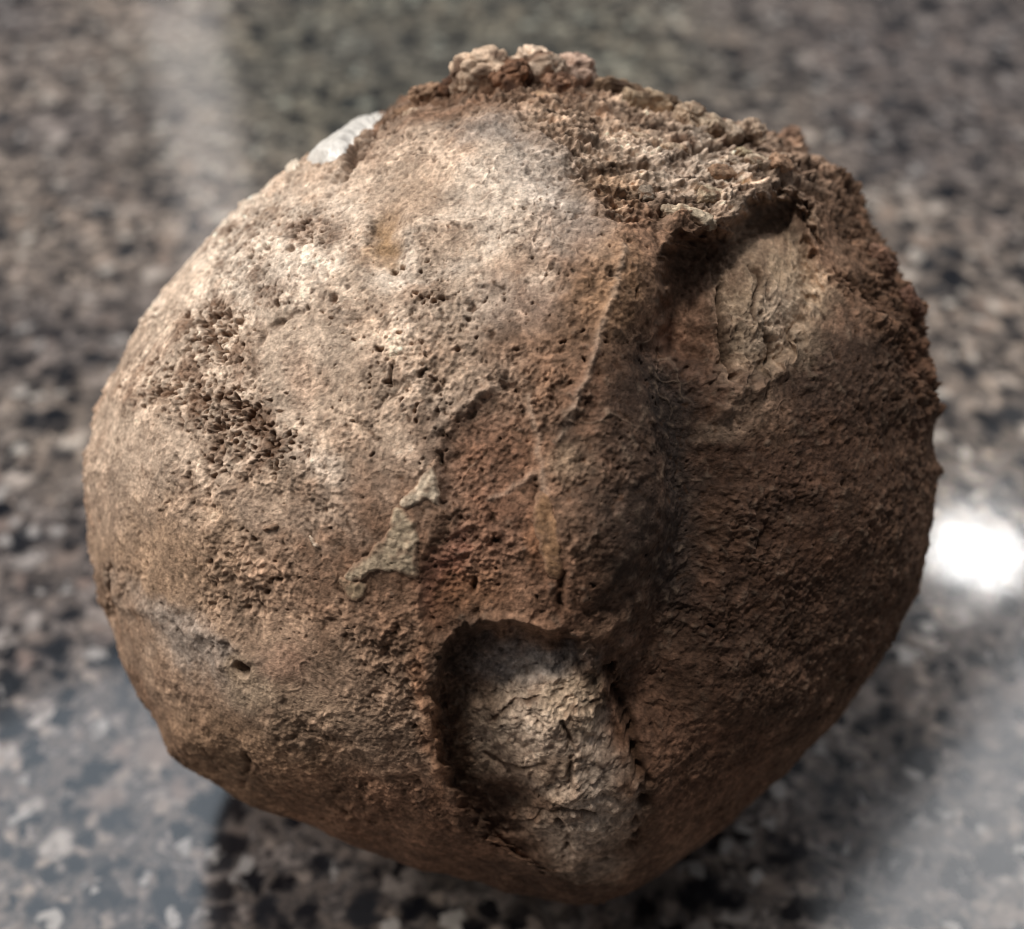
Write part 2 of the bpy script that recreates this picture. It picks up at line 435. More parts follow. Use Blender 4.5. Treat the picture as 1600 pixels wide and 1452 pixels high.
def cavity_profile(c, ragged):
    dt = poly_sd(c + ragged, HOLLOW_TOP)
    dl = poly_sd(c + 0.7 * ragged, HOLLOW_LOW)
    # upper hollow: deepest under its upper-left lip, the floor climbs to the lower right
    x, y = c[:, 0], c[:, 1]
    ramp = np.clip(((x - 1040) * 0.85 + (y - 330) * 0.5) / 265.0, 0, 1)
    ht = -sstep(-8, 24, dt) * (112 - 80 * sstep(0.0, 1.0, ramp))
    ht -= 34 * np.exp(-(((x - 1078) / 52) ** 2 + ((y - 402) / 44) ** 2)) * sstep(-4, 22, dt)
    ht -= 48 * np.exp(-(((x - 1210) / 44) ** 2 + ((y - 340) / 40) ** 2)) * sstep(-4, 20, dt)
    ht += 14 * np.exp(-(((x - 1262) / 26) ** 2 + ((y - 400) / 70) ** 2)) * sstep(0, 14, dt)
    ht += 18 * np.exp(-(((x - 1205) / 46) ** 2 + ((y - 470) / 60) ** 2)) * sstep(0, 14, dt)
    # lower hollow: deep under the left rim, a swollen floor that rises to the right
    g = ((x - 700) - 0.10 * (y - 1150)) / 175.0
    deep = 1 - sstep(0.0, 1.0, g)
    topd = 1 - sstep(985, 1130, y)
    hl = -sstep(-2, 16, dl) * (8 + 60 * deep + 34 * topd * (1 - deep))
    hl += 24 * sstep(0, 20, dl) * np.exp(-(((x - 928) / 58) ** 2 + ((y - 1265) / 80) ** 2))
    hl += 12 * sstep(0, 24, dl) * np.exp(-(((x - 845) / 85) ** 2 + ((y - 1130) / 50) ** 2))
    hl -= 24 * np.exp(-(((x - 806) / 34) ** 2 + ((y - 1245) / 40) ** 2)) * sstep(0, 10, dl)
    hl -= 18 * np.exp(-(((x - 868) / 22) ** 2 + ((y - 1335) / 26) ** 2)) * sstep(0, 10, dl)
    return ht, hl, dt, dl


def surface(dirs, want_color=True):
    """Full detail: position (n,3), colour (n,3), chart (n,2)."""
    p0 = base_form(dirs, RL)
    c, facing = chart(dirs, p0)
    p = p0.astype(np.float32)
    nrm = dirs * np.array([1, 1, RL.mean() / DEPTH_F])
    nrm /= np.linalg.norm(nrm, axis=1, keepdims=True)
    n = len(p)

    w1 = np.stack([gnoise(p, 70, 1), gnoise(p, 70, 2)], 1)
    w2 = np.stack([gnoise(p, 17, 3), gnoise(p, 17, 4)], 1)
    cw = c + w1 * 13 + w2 * 6           # ragged copies of the chart
    cs = c + w1 * 4 + w2 * 4

    big = fbm(p, 330, 2, 5)
    mid = gnoise(p, 95, 8)
    f40 = gnoise(p, 42, 9)
    f18 = gnoise(p, 18, 10)
    f9 = gnoise(p, 9, 11)
    f4 = gnoise(p, 4.6, 12)

    crust = sstep(-14, 22, poly_sd(cw, CRUST))
    rface = sstep(-60, 60, poly_sd(cw, RIGHT_FACE))
    scar = sstep(-6, 10, poly_sd(cs, SCAR_MID))
    dome = sstep(-10, 24, poly_sd(cw, DOME))
    flake = sstep(-8, 16, poly_sd(cw, FLAKE_SCAR))
    stop = sstep(-8, 14, poly_sd(cw, SCAR_TOP))
    smp = sstep(-10, 20, poly_sd(cw, SMOOTH_PATCH))
    ht, hl, dt, dl = cavity_profile(cs, w2 * 8 + np.stack([gnoise(p, 8, 13), gnoise(p, 8, 14)], 1) * 4)
    intop = sstep(0, 20, dt)
    inlow = sstep(0, 20, dl)
    calm = np.clip(0.75 * flake + 0.85 * stop + 0.6 * smp + 0.35 * dome, 0, 1)
    worn = np.zeros(n, np.float32)
    for px, py, rx, ry, s in WORN:
        worn = np.maximum(worn, s * sstep(1.2, 0.6, np.sqrt(((cw[:, 0] - px) / rx) ** 2 + ((cw[:, 1] - py) / ry) ** 2)))
    calm = np.maximum(calm, worn)
    low = sstep(950, 1250, c[:, 1]) * (1 - inlow)      # worn smoother near the bottom

    h = 13 * big + 5.0 * mid
    h -= 8 * scar + 3.5 * flake + 7 * stop + 4 * smp
    dig = np.clip(intop + inlow, 0, 1)
    rough = (1 - 0.72 * calm) * (1 - 0.35 * dig) * (1 - 0.5 * low) * (1 - 0.15 * rface)
    pat = fbm(p, 110, 3, 15)
    rough = rough * np.clip(0.75 + 1.6 * pat, 0.22, 1.8)
    curl = sstep(0.07, 0.0, np.abs(gnoise(p, 46, 24) + 0.25 * f18)) * sstep(0.0, 0.5, gnoise(p, 90, 25)) * (1 - crust)
    h += 1.5 * curl
    h += rough * (3.0 * f40 + 3.0 * f18 + 2.6 * np.abs(f9) * np.sign(f18 + 0.3) + 2.0 * f9 + 1.8 * f4)

    # facets: the right-hand face falls away from a blunt ridge
    x, y = c[:, 0], c[:, 1]
    rl = 1010 + (y - 700) * -0.16
    h -= 34 * sstep(0, 260, x - rl) * sstep(260, 420, y) * (1 - sstep(1150, 1400, y)) * (1 - sstep(1250, 1480, x) * 0.9)
    h += 12 * np.exp(-((x - rl + 60) / 90) ** 2) * sstep(360, 480, y) * (1 - sstep(900, 1020, y))

    d = line_dist(cw, VALLEY, 260)
    h -= 54 * np.exp(-(d / 74) ** 2)
    h += 16 * np.exp(-((line_dist(cw, BULGE, 260)) / 90) ** 2)

    # broken crust along the top: blocky, layered
    cr = np.where((crust > 0.002) | (rface > 0.05))[0]
    crumb = np.zeros(n, np.float32)
    cell = np.zeros(n, np.float32)
    gap = np.zeros(n, np.float32)
    if len(cr):
        q = p[cr] + np.stack([f18[cr], f9[cr], f18[cr] * -1], 1) * 7
        q = q * np.array([0.62, 1.25, 1.0], np.float32)
        a1, a2, r1, r2 = worley(q, 30, 1)
        b1, b2, s1, s2 = worley(q, 13, 2)
        crumb[cr] = (r1 - 0.5) * 15 * sstep(0.0, 0.4, a2 - a1) + (s1 - 0.5) * 9 * sstep(0, 0.4, b2 - b1) + 4.5 * f9[cr] + 3 * f4[cr]
        cell[cr] = s2 - 0.5
        gap[cr] = np.maximum(sstep(0.16, 0.02, a2 - a1), 0.6 * sstep(0.2, 0.02, b2 - b1)) * (0.4 + 0.6 * (r2 > 0.4))
    q = p * np.array([0.25, 1, 0.6], np.float32)
    strat = gnoise(q, 16, 64) * 7 + np.abs(gnoise(q, 9, 65)) * -7
    band = gnoise(q, 13, 66)
    h += crust * (crumb + strat - 3 - 7 * sstep(30, 90, poly_sd(cw, CRUST)))
    h += rface * crumb * 0.16 * (1 - crust)

    # hollows
    hv = ht + hl
    h += dig * (1.7 * f18 + 1.4 * f9 + 0.8 * f4 + 5 * f40 + 4 * mid) + inlow * 2.0 * f18

    for pts, w, a in RIDGES:
        d = line_dist(cs, pts)
        h += 0.7 * a * np.exp(-(d / w) ** 2) * np.clip(0.7 + 0.9 * f40 + 0.7 * f18, 0, 1.6)
    ck = np.zeros(n, np.float32)
    for pts, w, a in CRACKS:
        d = line_dist(c + w2 * (4 if w < 8 else 9) + f9[:, None] * 2, pts)
        e = np.exp(-(d / w) ** 2) * (np.clip(0.55 + 1.2 * f18 + 0.8 * f9, 0, 1.2) if w > 4.5 else 1)
        h -= a * e
        ck = np.maximum(ck, e)

    # pits
    dens = np.zeros(n, np.float32)
    for px, py, rx, ry, s in PITS:
        dens = np.maximum(dens, s * np.exp(-((cw[:, 0] - px) / rx) ** 2 - ((cw[:, 1] - py) / ry) ** 2))
    dens = np.maximum(dens, 0.07) * (1 - 0.85 * calm) * (1 - crust) * (1 - 0.7 * low)
    pit = np.zeros(n, np.float32)
    ps = np.where((facing > -0.3))[0]
    q = p[ps] + np.stack([f9[ps], f18[ps], f9[ps]], 1) * 3.0
    for sc, dep, sd, off in ((19, 11, 4, 0.0), (11, 7.0, 5, -0.05), (6.5, 3.6, 6, -0.12)):
        v = gnoise(q, sc, 70 + sd) + 0.55 * gnoise(q, sc * 0.45, 80 + sd)
        th = 0.98 + off - 0.84 * dens[ps]
        b = sstep(th - 0.12, th + 0.42, v)
        pit[ps] = np.maximum(pit[ps], b)
        h[ps] -= dep * b * 1.15
    q = q + np.stack([f18[ps], f9[ps], f40[ps]], 1) * 3.0
    a1, a2, r1, r2 = worley(q, 21, 4)
    b = sstep(0.0, 0.12, dens[ps] * 0.45 - r1) * sstep(0.2 + 0.3 * r2, 0.1, a1)
    pit[ps] = np.maximum(pit[ps], b)
    h[ps] -= 9 * b
    # the one clear round hole, low on the left
    hx, hy = c[:, 0] - 377, c[:, 1] - 1046
    rr = np.sqrt((hx * 0.8 + hy * 0.6) ** 2 / 1.7 + (-hx * 0.6 + hy * 0.8) ** 2)
    hole = sstep(13, 8, rr)
    h -= 34 * hole
    h += 1.5 * np.exp(-((rr - 17) / 6) ** 2)
    # burrs that stick out of the right-hand rim
    for bx, by, br, bh in ((1478, 640, 14, 20), (1476, 735, 12, 12), (1452, 470, 16, 12), (1404, 395, 16, 10)):
        h += bh * np.exp(-(((c[:, 0] - bx) / br) ** 2 + ((c[:, 1] - by) / br) ** 2))

    view = np.array([0, 0, D]) - p0
    view /= np.linalg.norm(view, axis=1, keepdims=True)
    pos = p0 + nrm * h[:, None] + view * hv[:, None]
    if not want_color:
        return pos, None, c, nrm

    # ---------------- stone colour, with right-side and hollow shade painted in
    colr = np.tile(PAL['brown'], (n, 1))
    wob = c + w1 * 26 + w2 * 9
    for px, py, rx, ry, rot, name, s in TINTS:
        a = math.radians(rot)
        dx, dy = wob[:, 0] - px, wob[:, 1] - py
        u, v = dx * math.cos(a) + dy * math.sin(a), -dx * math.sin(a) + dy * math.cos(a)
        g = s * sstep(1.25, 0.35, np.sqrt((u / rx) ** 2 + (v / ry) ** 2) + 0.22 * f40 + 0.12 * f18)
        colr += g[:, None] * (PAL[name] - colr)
    # crust grains, each its own tone
    t = np.clip(crust + 0.3 * rface, 0, 1)
    colr *= (1 + t * (cell * 0.75))[:, None]
    colr *= np.exp(crust * 0.4 * band)[:, None]
    g = (crust * np.clip(gap * 0.45 + sstep(0.1, 0.6, -band - 0.3 * f18) * 0.6, 0, 0.9))[:, None]
    colr += g * (PAL['dirt'] - colr)
    # mottling
    m1 = fbm(p, 60, 3, 31)
    m2 = gnoise(p, 11, 35) + 0.8 * gnoise(p, 5.2, 36)
    amp = (1 - 0.55 * calm)
    colr *= np.exp(0.26 * m1 + amp * (0.40 * m2))[:, None]
    g = (np.clip(dens * 1.3, 0, 0.85) * sstep(-0.1, 0.5, fbm(p, 44, 3, 43)) * (1 - 0.6 * calm))[:, None]
    colr += g * (PAL['brown'] * 0.8 - colr)
    sp = (sstep(0.15, 0.85, -(f9 * 0.8 + f18 * 0.5 + f4 * 0.5)) * 0.85 * (1 - 0.6 * calm) * (1 - 0.4 * low) * (1 - 0.45 * crust) * (1 - 0.4 * dig))[:, None]
    colr += sp * (PAL['dirt'] - colr)
    g = (curl * 0.45 * (1 - 0.6 * low))[:, None]
    colr += g * (np.maximum(colr * 1.6, PAL['tan'] * 0.6) - colr)
    e1 = sstep(-0.05, 0.22, fbm(p, 75, 4, 26, 0.6)) - 0.5
    e2 = sstep(-0.05, 0.15, fbm(p, 34, 3, 28, 0.6)) - 0.5
    colr *= np.exp((0.30 * e1 + 0.24 * e2) * (1 - 0.5 * calm))[:, None]
    # a thin pale film, broken through to brown in specks and small patches
    lum = sstep(0.16, 0.34, colr.mean(1)) * (1 - crust)
    e3 = fbm(p, 30, 4, 5, 0.68) + 0.25 * pat
    e4 = fbm(p, 13, 3, 9, 0.7)
    g = (lum * np.clip(sstep(0.16, 0.42, e3) * 0.42 + sstep(0.28, 0.6, e4) * 0.34, 0, 0.6) * (1 - 0.55 * calm))[:, None]
    colr += g * (PAL['brown'] * 0.85 - colr)
    g = (lum * sstep(0.18, 0.5, -e3) * 0.40)[:, None]
    colr += g * (np.minimum(colr * 1.35, PAL['chalk']) - colr)
    g = (sstep(0.3, 0.65, e4) * 0.35 * (1 - lum) * (1 - 0.5 * low))[:, None]
    colr *= 1 - g
    # iron staining in drifts
    st = (sstep(0.25, 0.9, fbm(p, 120, 3, 41)) * 0.35 * (1 - calm))[:, None]
    colr += st * (PAL['rust'] * 0.9 - colr)
    # pale worn tips
    tip = (sstep(0.2, 0.8, f18 * 0.6 + f9 * 0.7) * 0.5 * (1 - low) * (1 - crust * 0.5))[:, None]
    colr += tip * (np.maximum(colr * 1.5, PAL['tan'] * 0.55) - colr)
    # dirt in pits and cracks
    g = np.clip(ck * 0.75 + hole, 0, 1)[:, None]
    colr += g * (PAL['dirt'] - colr)
    g = (np.clip(pit, 0, 1) * 0.8)[:, None]
    colr += g * (np.minimum(PAL['dirt'] * 2.0, colr) - colr)
    rim = (np.exp(-((rr - 16) / 7) ** 2) * 0.5)[:, None]
    colr += rim * (PAL['sage'] - colr)
    for pts, w, a in RIDGES[:4]:
        d = line_dist(cs, pts)
        g = (0.25 * np.exp(-(d / (w * 0.8)) ** 2))[:, None]
        colr += g * (PAL['pale'] - colr)
    return pos, np.clip(colr, 0.004, 0.85), c, nrm


def chunked(dirs, step=24000):
    parts = [dirs[i:i + step] for i in range(0, len(dirs), step)]
    with ThreadPoolExecutor(4) as ex:
        res = list(ex.map(surface, parts))
    return [np.concatenate([r[k] for r in res]) for k in range(4)]


def dirs_at(cpts):
    """Directions whose smooth surface shows at chart points (front side)."""
    cpts = np.asarray(cpts, float)
    tgt = cpts.copy()
    g = tgt.copy()
    for _ in range(40):
        xy = np.stack([(g[:, 0] - CX - C0[0]), (CY - C0[1] - g[:, 1])], 1) / 690.0
        r = np.hypot(xy[:, 0], xy[:, 1])
        s = np.minimum(1, 0.999 / np.maximum(r, 1e-6))
        xy = xy * s[:, None]
        d = np.stack([xy[:, 0], xy[:, 1], np.sqrt(np.maximum(1e-6, 1 - (xy ** 2).sum(1)))], 1)
        c = project(base_form(d, RL))
        g = g + (tgt - c) * 0.7
    return d


# let the outline of the detailed surface, on average, keep to the wanted one
_d, _q = sphere_grid(120)
for _ in range(2):
    c = project(surface(_d, False)[0]) - np.array([CX + C0[0], CY - C0[1]])
    ang, rad = np.arctan2(-c[:, 1], c[:, 0]), np.hypot(c[:, 0], c[:, 1])
    cur = np.array([np.sort(rad[np.abs((ang - f + np.pi) % (2 * np.pi) - np.pi) < 0.05])[-12:].mean() for f in PHI])
    cur = sum(np.roll(cur, k) for k in range(-3, 4)) / 7
    want = sum(np.roll(RT, k) for k in range(-3, 4)) / 7
    RL = RL * (want / cur)

# ------------------------------------------------------------------ mesh helpers
def to_world(p):
    return (p * S) @ ROT.T


def mesh_object(name, verts, faces, mat, colors=None, parent=None, smooth=True):
    me = bpy.data.meshes.new(name)
    verts = np.asarray(verts, np.float32)
    faces = np.asarray(faces, np.int32)
    k = faces.shape[1]
    me.vertices.add(len(verts))
    me.vertices.foreach_set("co", verts.ravel())
    me.loops.add(faces.size)
    me.loops.foreach_set("vertex_index", faces.ravel())
    me.polygons.add(len(faces))
    me.polygons.foreach_set("loop_start", np.arange(0, faces.size, k, dtype=np.int32))
    if smooth:
        me.polygons.foreach_set("use_smooth", np.ones(len(faces), bool))
    me.update(calc_edges=True)
    if colors is not None:
        at = me.color_attributes.new("tone", 'FLOAT_COLOR', 'POINT')
        rgba = np.ones((len(verts), 4), np.float32)
        rgba[:, :3] = colors
        at.data.foreach_set("color", rgba.ravel())
    me.materials.append(mat)
    o = bpy.data.objects.new(name, me)
    col.objects.link(o)
    if parent is not None:
        o.parent = parent
    return o


# ------------------------------------------------------------------ materials
def stone_material(name, grain=1.0, rough=0.88, spec=0.25):
    m = bpy.data.materials.new(name)
    m.use_nodes = True
    nt = m.node_tree
    N, L = nt.nodes, nt.links
    b = N["Principled BSDF"]
    at = N.new("ShaderNodeAttribute")
    at.attribute_name = "tone"
    tc = N.new("ShaderNodeTexCoord")
    n1 = N.new("ShaderNodeTexNoise")
    n1.inputs["Scale"].default_value = 2600
    n1.inputs["Detail"].default_value = 5
    n1.inputs["Roughness"].default_value = 0.7
    L.new(tc.outputs["Object"], n1.inputs["Vector"])
    mr = N.new("ShaderNodeMapRange")
    mr.inputs["From Min"].default_value = 0.3
    mr.inputs["From Max"].default_value = 0.7
    mr.inputs["To Min"].default_value = 1 - 0.45 * grain
    mr.inputs["To Max"].default_value = 1 + 0.45 * grain
    L.new(n1.outputs["Fac"], mr.inputs["Value"])
    mul = N.new("ShaderNodeVectorMath")
    mul.operation = 'MULTIPLY'
    L.new(at.outputs["Color"], mul.inputs[0])
    L.new(mr.outputs[0], mul.inputs[1])
    L.new(mul.outputs[0], b.inputs["Base Color"])
    b.inputs["Roughness"].default_value = rough
    b.inputs["Specular IOR Level"].default_value = spec
    n2 = N.new("ShaderNodeTexNoise")
    n2.inputs["Scale"].default_value = 3800
    n2.inputs["Detail"].default_value = 4
    n2.inputs["Roughness"].default_value = 0.65
    L.new(tc.outputs["Object"], n2.inputs["Vector"])
    bp = N.new("ShaderNodeBump")
    bp.inputs["Strength"].default_value = 0.75 * min(grain, 1.0)
    bp.inputs["Distance"].default_value = 0.00022
    L.new(n2.outputs["Fac"], bp.inputs["Height"])
    L.new(bp.outputs[0], b.inputs["Normal"])
    return m


def granite_material():
    m = bpy.data.materials.new("polished_granite")
    m.use_nodes = True
    nt = m.node_tree
    N, L = nt.nodes, nt.links
    b = N["Principled BSDF"]
    tc = N.new("ShaderNodeTexCoord")

    def noise(scale, detail=2.0, rough=0.5, vec=None):
        n = N.new("ShaderNodeTexNoise")
        n.inputs["Scale"].default_value = scale
        n.inputs["Detail"].default_value = detail
        n.inputs["Roughness"].default_value = rough
        L.new(vec or tc.outputs["Object"], n.inputs["Vector"])
        return n

    def warp(scale, amount):
        n = noise(scale, 2.0)
        s = N.new("ShaderNodeVectorMath"); s.operation = 'SUBTRACT'
        s.inputs[1].default_value = (0.5, 0.5, 0.5)
        L.new(n.outputs["Color"], s.inputs[0])
        k = N.new("ShaderNodeVectorMath"); k.operation = 'SCALE'
        k.inputs["Scale"].default_value = amount
        L.new(s.outputs[0], k.inputs[0])
        a = N.new("ShaderNodeVectorMath"); a.operation = 'ADD'
        L.new(tc.outputs["Object"], a.inputs[0]); L.new(k.outputs[0], a.inputs[1])
        return a.outputs[0]

    def ramp(src, stops, mode='LINEAR'):
        r = N.new("ShaderNodeValToRGB")
        r.color_ramp.interpolation = mode
        els = r.color_ramp.elements
        els[0].position, els[0].color = stops[0][0], tuple(lin(stops[0][1])) + (1,)
        els[1].position, els[1].color = stops[1][0], tuple(lin(stops[1][1])) + (1,)
        for pos, c in stops[2:]:
            e = els.new(pos)
            e.color = tuple(lin(c)) + (1,)
        L.new(src, r.inputs[0])
        return r.outputs[0]

    def mix(fac, a, c):
        m_ = N.new("ShaderNodeMix")
        m_.data_type = 'RGBA'
        L.new(fac, m_.inputs[0])
        L.new(a, m_.inputs[6])
        if isinstance(c, tuple):
            m_.inputs[7].default_value = tuple(lin(c)) + (1,)
        else:
            L.new(c, m_.inputs[7])
        return m_.outputs[2]

    def maprange(src, a, c, lo=0.0, hi=1.0, smooth=True):
        r = N.new("ShaderNodeMapRange")
        if smooth:
            r.interpolation_type = 'SMOOTHSTEP'
        r.inputs["From Min"].default_value = a
        r.inputs["From Max"].default_value = c
        r.inputs["To Min"].default_value = lo
        r.inputs["To Max"].default_value = hi
        L.new(src, r.inputs["Value"])
        return r.outputs[0]

    def mathn(op, a, c):
        m_ = N.new("ShaderNodeMath")
        m_.operation = op
        for k, v in enumerate((a, c)):
            if isinstance(v, (int, float)):
                m_.inputs[k].default_value = v
            else:
                L.new(v, m_.inputs[k])
        return m_.outputs[0]

    def crystals(scale, amount, wscale, share, size, soft=0.10, vec=None):
        """Rounded crystals scattered one to a cell: mask, and a random value each."""
        v = N.new("ShaderNodeTexVoronoi")
        v.inputs["Scale"].default_value = scale
        v.inputs["Randomness"].default_value = 0.9
        L.new(warp(wscale, amount), v.inputs["Vector"])
        sp = N.new("ShaderNodeSeparateColor")
        L.new(v.outputs["Color"], sp.inputs[0])
        lim = mathn('MULTIPLY_ADD', sp.outputs[1], 0.22)
        lim.node.inputs[2].default_value = size
        edge = mathn('SUBTRACT', lim, v.outputs["Distance"])
        inside = maprange(edge, -soft * 0.3, soft * 0.7)
        on = mathn('LESS_THAN', sp.outputs[0], share)
        return mathn('MULTIPLY', inside, on), sp.outputs[2]

    # ground mass: clouded feldspar and quartz
    g0 = noise(330, 4, 0.6, warp(200, 0.004))
    basec = ramp(g0.outputs["Fac"], [(0.28, (52, 50, 51)), (0.40, (84, 79, 76)), (0.48, (128, 116, 107)), (0.54, (86, 82, 80)),
                                     (0.62, (166, 153, 143)), (0.74, (112, 105, 101))])
    pk, pkr = crystals(230, 0.0035, 380, 0.42, 0.36, 0.28)
    basec = mix(pk, basec, ramp(pkr, [(0.0, (166, 144, 131)), (0.3, (122, 112, 104)), (0.5, (150, 133, 121)), (0.72, (194, 184, 174)), (0.9, (186, 170, 158)), (1.0, (132, 126, 122))]))
    sm, smr = crystals(520, 0.002, 800, 0.45, 0.34, 0.24)
    basec = mix(sm, basec, ramp(smr, [(0.0, (58, 56, 58)), (0.5, (96, 88, 84)), (0.75, (180, 164, 150)), (1.0, (140, 126, 116))]))
    # black mica and hornblende, in clusters
    dk, dkr = crystals(190, 0.0044, 420, 0.62, 0.35, 0.30)
    basec = mix(dk, basec, ramp(dkr, [(0.0, (24, 26, 31)), (0.7, (34, 36, 41)), (1.0, (52, 53, 56))]))
    d2, d2r = crystals(340, 0.0030, 620, 0.52, 0.35, 0.30)
    basec = mix(d2, basec, ramp(d2r, [(0.0, (26, 27, 31)), (1.0, (44, 44, 47))]))
    # glints of quartz
    qz, qzr = crystals(330, 0.004, 500, 0.16, 0.26, 0.2)
    basec = mix(qz, basec, (184, 177, 169))
    # green reflection beyond the stone, painted into the slab's colour
    sepx = N.new("ShaderNodeVectorMath")
    sepx.operation = 'SUBTRACT'
    sepx.inputs[1].default_value = (-0.012, 0.16, TABLE_Z)
    L.new(warp(30, 0.03), sepx.inputs[0])
    ln = N.new("ShaderNodeVectorMath")
    ln.operation = 'LENGTH'
    L.new(sepx.outputs[0], ln.inputs[0])
    green_reflection = maprange(ln.outputs["Value"], 0.075, 0.03)
    gm = N.new("ShaderNodeVectorMath")
    gm.operation = 'MULTIPLY'
    gm.inputs[1].default_value = (0.72, 0.80, 0.74)
    L.new(basec, gm.inputs[0])
    basec = mix(green_reflection, basec, gm.outputs[0])
    dr = noise(16, 2, 0.5)
    gm2 = N.new("ShaderNodeVectorMath")
    gm2.operation = 'MULTIPLY'
    gm2.inputs[1].default_value = (0.66, 0.68, 0.74)
    L.new(basec, gm2.inputs[0])
    basec = mix(maprange(dr.outputs["Fac"], 0.40, 0.60), basec, gm2.outputs[0])
    cl = noise(700, 4, 0.6)
    k_ = maprange(cl.outputs["Fac"], 0.3, 0.7, 0.74, 1.16, False)
    mul = N.new("ShaderNodeVectorMath"); mul.operation = 'MULTIPLY'
    L.new(basec, mul.inputs[0]); L.new(k_, mul.inputs[1])
    L.new(mul.outputs[0], b.inputs["Base Color"])
    b.inputs["Roughness"].default_value = 0.12
    b.inputs["IOR"].default_value = 1.62
    rn = noise(60, 3)
    rr = N.new("ShaderNodeMapRange")
    rr.inputs["To Min"].default_value = 0.06; rr.inputs["To Max"].default_value = 0.14
    L.new(rn.outputs["Fac"], rr.inputs["Value"]); L.new(rr.outputs[0], b.inputs["Roughness"])
    bn = noise(240, 2)
    bp = N.new("ShaderNodeBump")
    bp.inputs["Strength"].default_value = 0.02
    bp.inputs["Distance"].default_value = 0.0006
    L.new(bn.outputs["Fac"], bp.inputs["Height"]); L.new(bp.outputs[0], b.inputs["Normal"])
    return m


MAT_STONE = stone_material("weathered_stone")
MAT_CHIP = stone_material("stone_fragment", 0.9, 0.8, 0.3)
MAT_CHALK = stone_material("white_mineral", 0.12, 0.32, 0.5)

# ------------------------------------------------------------------ build the stone
dirs, quads = sphere_grid(470)
pos, colr, _c, _n = chunked(dirs)
W = to_world(pos)
TABLE_Z = float(W[:, 2].min()) + 0.0004
base = W[W[:, 2] < TABLE_Z + 0.002].mean(0)
ORIGIN = np.array([base[0], base[1], TABLE_Z])

stone = bpy.data.objects.new("stone", None)
stone.empty_display_size = 0.02
stone.location = tuple(ORIGIN)
stone["label"] = "round brown weathered stone with two hollows and a broken crust, resting on polished granite"
stone["category"] = "stone"
col.objects.link(stone)

body = mesh_object("body", W - ORIGIN, quads, MAT_STONE, colr, stone)


def patch(name, outline, height, tone, mat, res=3.0, edge=8.0, lift=None, rough=2.0, sink=7.0, label=None, mottle=0.25, ragged=1.0, blend=12.0):
    """A piece that lies in the stone's surface: its own outline, thickness and tone."""
    pts = smooth_curve(outline, True, 5)
    lo, hi = pts.min(0) - res, pts.max(0) + res
    nx, ny = int((hi[0] - lo[0]) / res) + 2, int((hi[1] - lo[1]) / res) + 2
    gx, gy = np.meshgrid(lo[0] + np.arange(nx) * res, lo[1] + np.arange(ny) * res, indexing='ij')
    cp = np.stack([gx.ravel(), gy.ravel()], 1).astype(np.float32)
    sd = poly_sd(cp, pts)
    d = dirs_at(cp)
    P, _, c, n = surface(d, False)
    p32 = P.astype(np.float32)
    nz = gnoise(p32, 22, 51) * 0.6 + gnoise(p32, 9, 52) * 0.5 + gnoise(p32, 4.5, 53) * 0.3
    sd2 = sd + ragged * (4.0 * gnoise(p32, 15, 55) + 2.0 * gnoise(p32, 6, 56))
    top = height * sstep(0, edge, sd2) - 4.0 * sstep(3.5, -1.5, sd2) + rough * nz * sstep(0, edge * 0.6, sd2)
    if lift is not None:
        top = top + lift(cp, sd)
    T = P + n * top[:, None]
    B = P - n * sink
    keep = (sd2 > -1.5).reshape(nx, ny)
    idx = np.arange(nx * ny).reshape(nx, ny)
    cell = keep[:-1, :-1] & keep[1:, :-1] & keep[1:, 1:] & keep[:-1, 1:]
    q = np.stack([idx[:-1, :-1][cell], idx[:-1, 1:][cell], idx[1:, 1:][cell], idx[1:, :-1][cell]], 1)
    m = nx * ny
    fc = [q[:, ::-1], q + m]
    e = np.concatenate([q[:, [0, 1]], q[:, [1, 2]], q[:, [2, 3]], q[:, [3, 0]]])
    es = set(map(tuple, e.tolist()))
    bd = np.array([(a, b) for a, b in es if (b, a) not in es], int)
    fc.append(np.stack([bd[:, 0], bd[:, 1], bd[:, 1] + m, bd[:, 0] + m], 1))
    F = np.concatenate(fc)
    V = np.concatenate([T, B])
    used = np.unique(F)
    rm = np.zeros(2 * m, int)
    rm[used] = np.arange(len(used))
    F, V = rm[F], V[used]
    tn = tone(cp, p32) if callable(tone) else np.tile(lin(tone), (m, 1))
    mot = np.exp(mottle * (gnoise(p32, 13, 61) + gnoise(p32, 6, 62)) + 0.5 * mottle * gnoise(p32, 40, 63))
    if blend:
        e = (sstep(blend, 0, sd2 + blend * 0.7 * gnoise(p32, 18, 57)) * 0.85)[:, None]
        tn = tn + e * (PAL['brown'] - tn)
        e = (sstep(0.1, 0.7, gnoise(p32, 10, 58) + 0.5 * gnoise(p32, 30, 59)) * 0.6)[:, None]
        tn = tn + e * (PAL['brown'] * 0.8 - tn)
    tn = np.clip(tn * mot[:, None], 0.01, 0.9)
    tn = np.concatenate([tn, tn])[used]
    o = mesh_object(name, to_world(V) - ORIGIN, F[:, ::-1], mat, tn, stone)
    if label:
        o["label"] = label
    return o


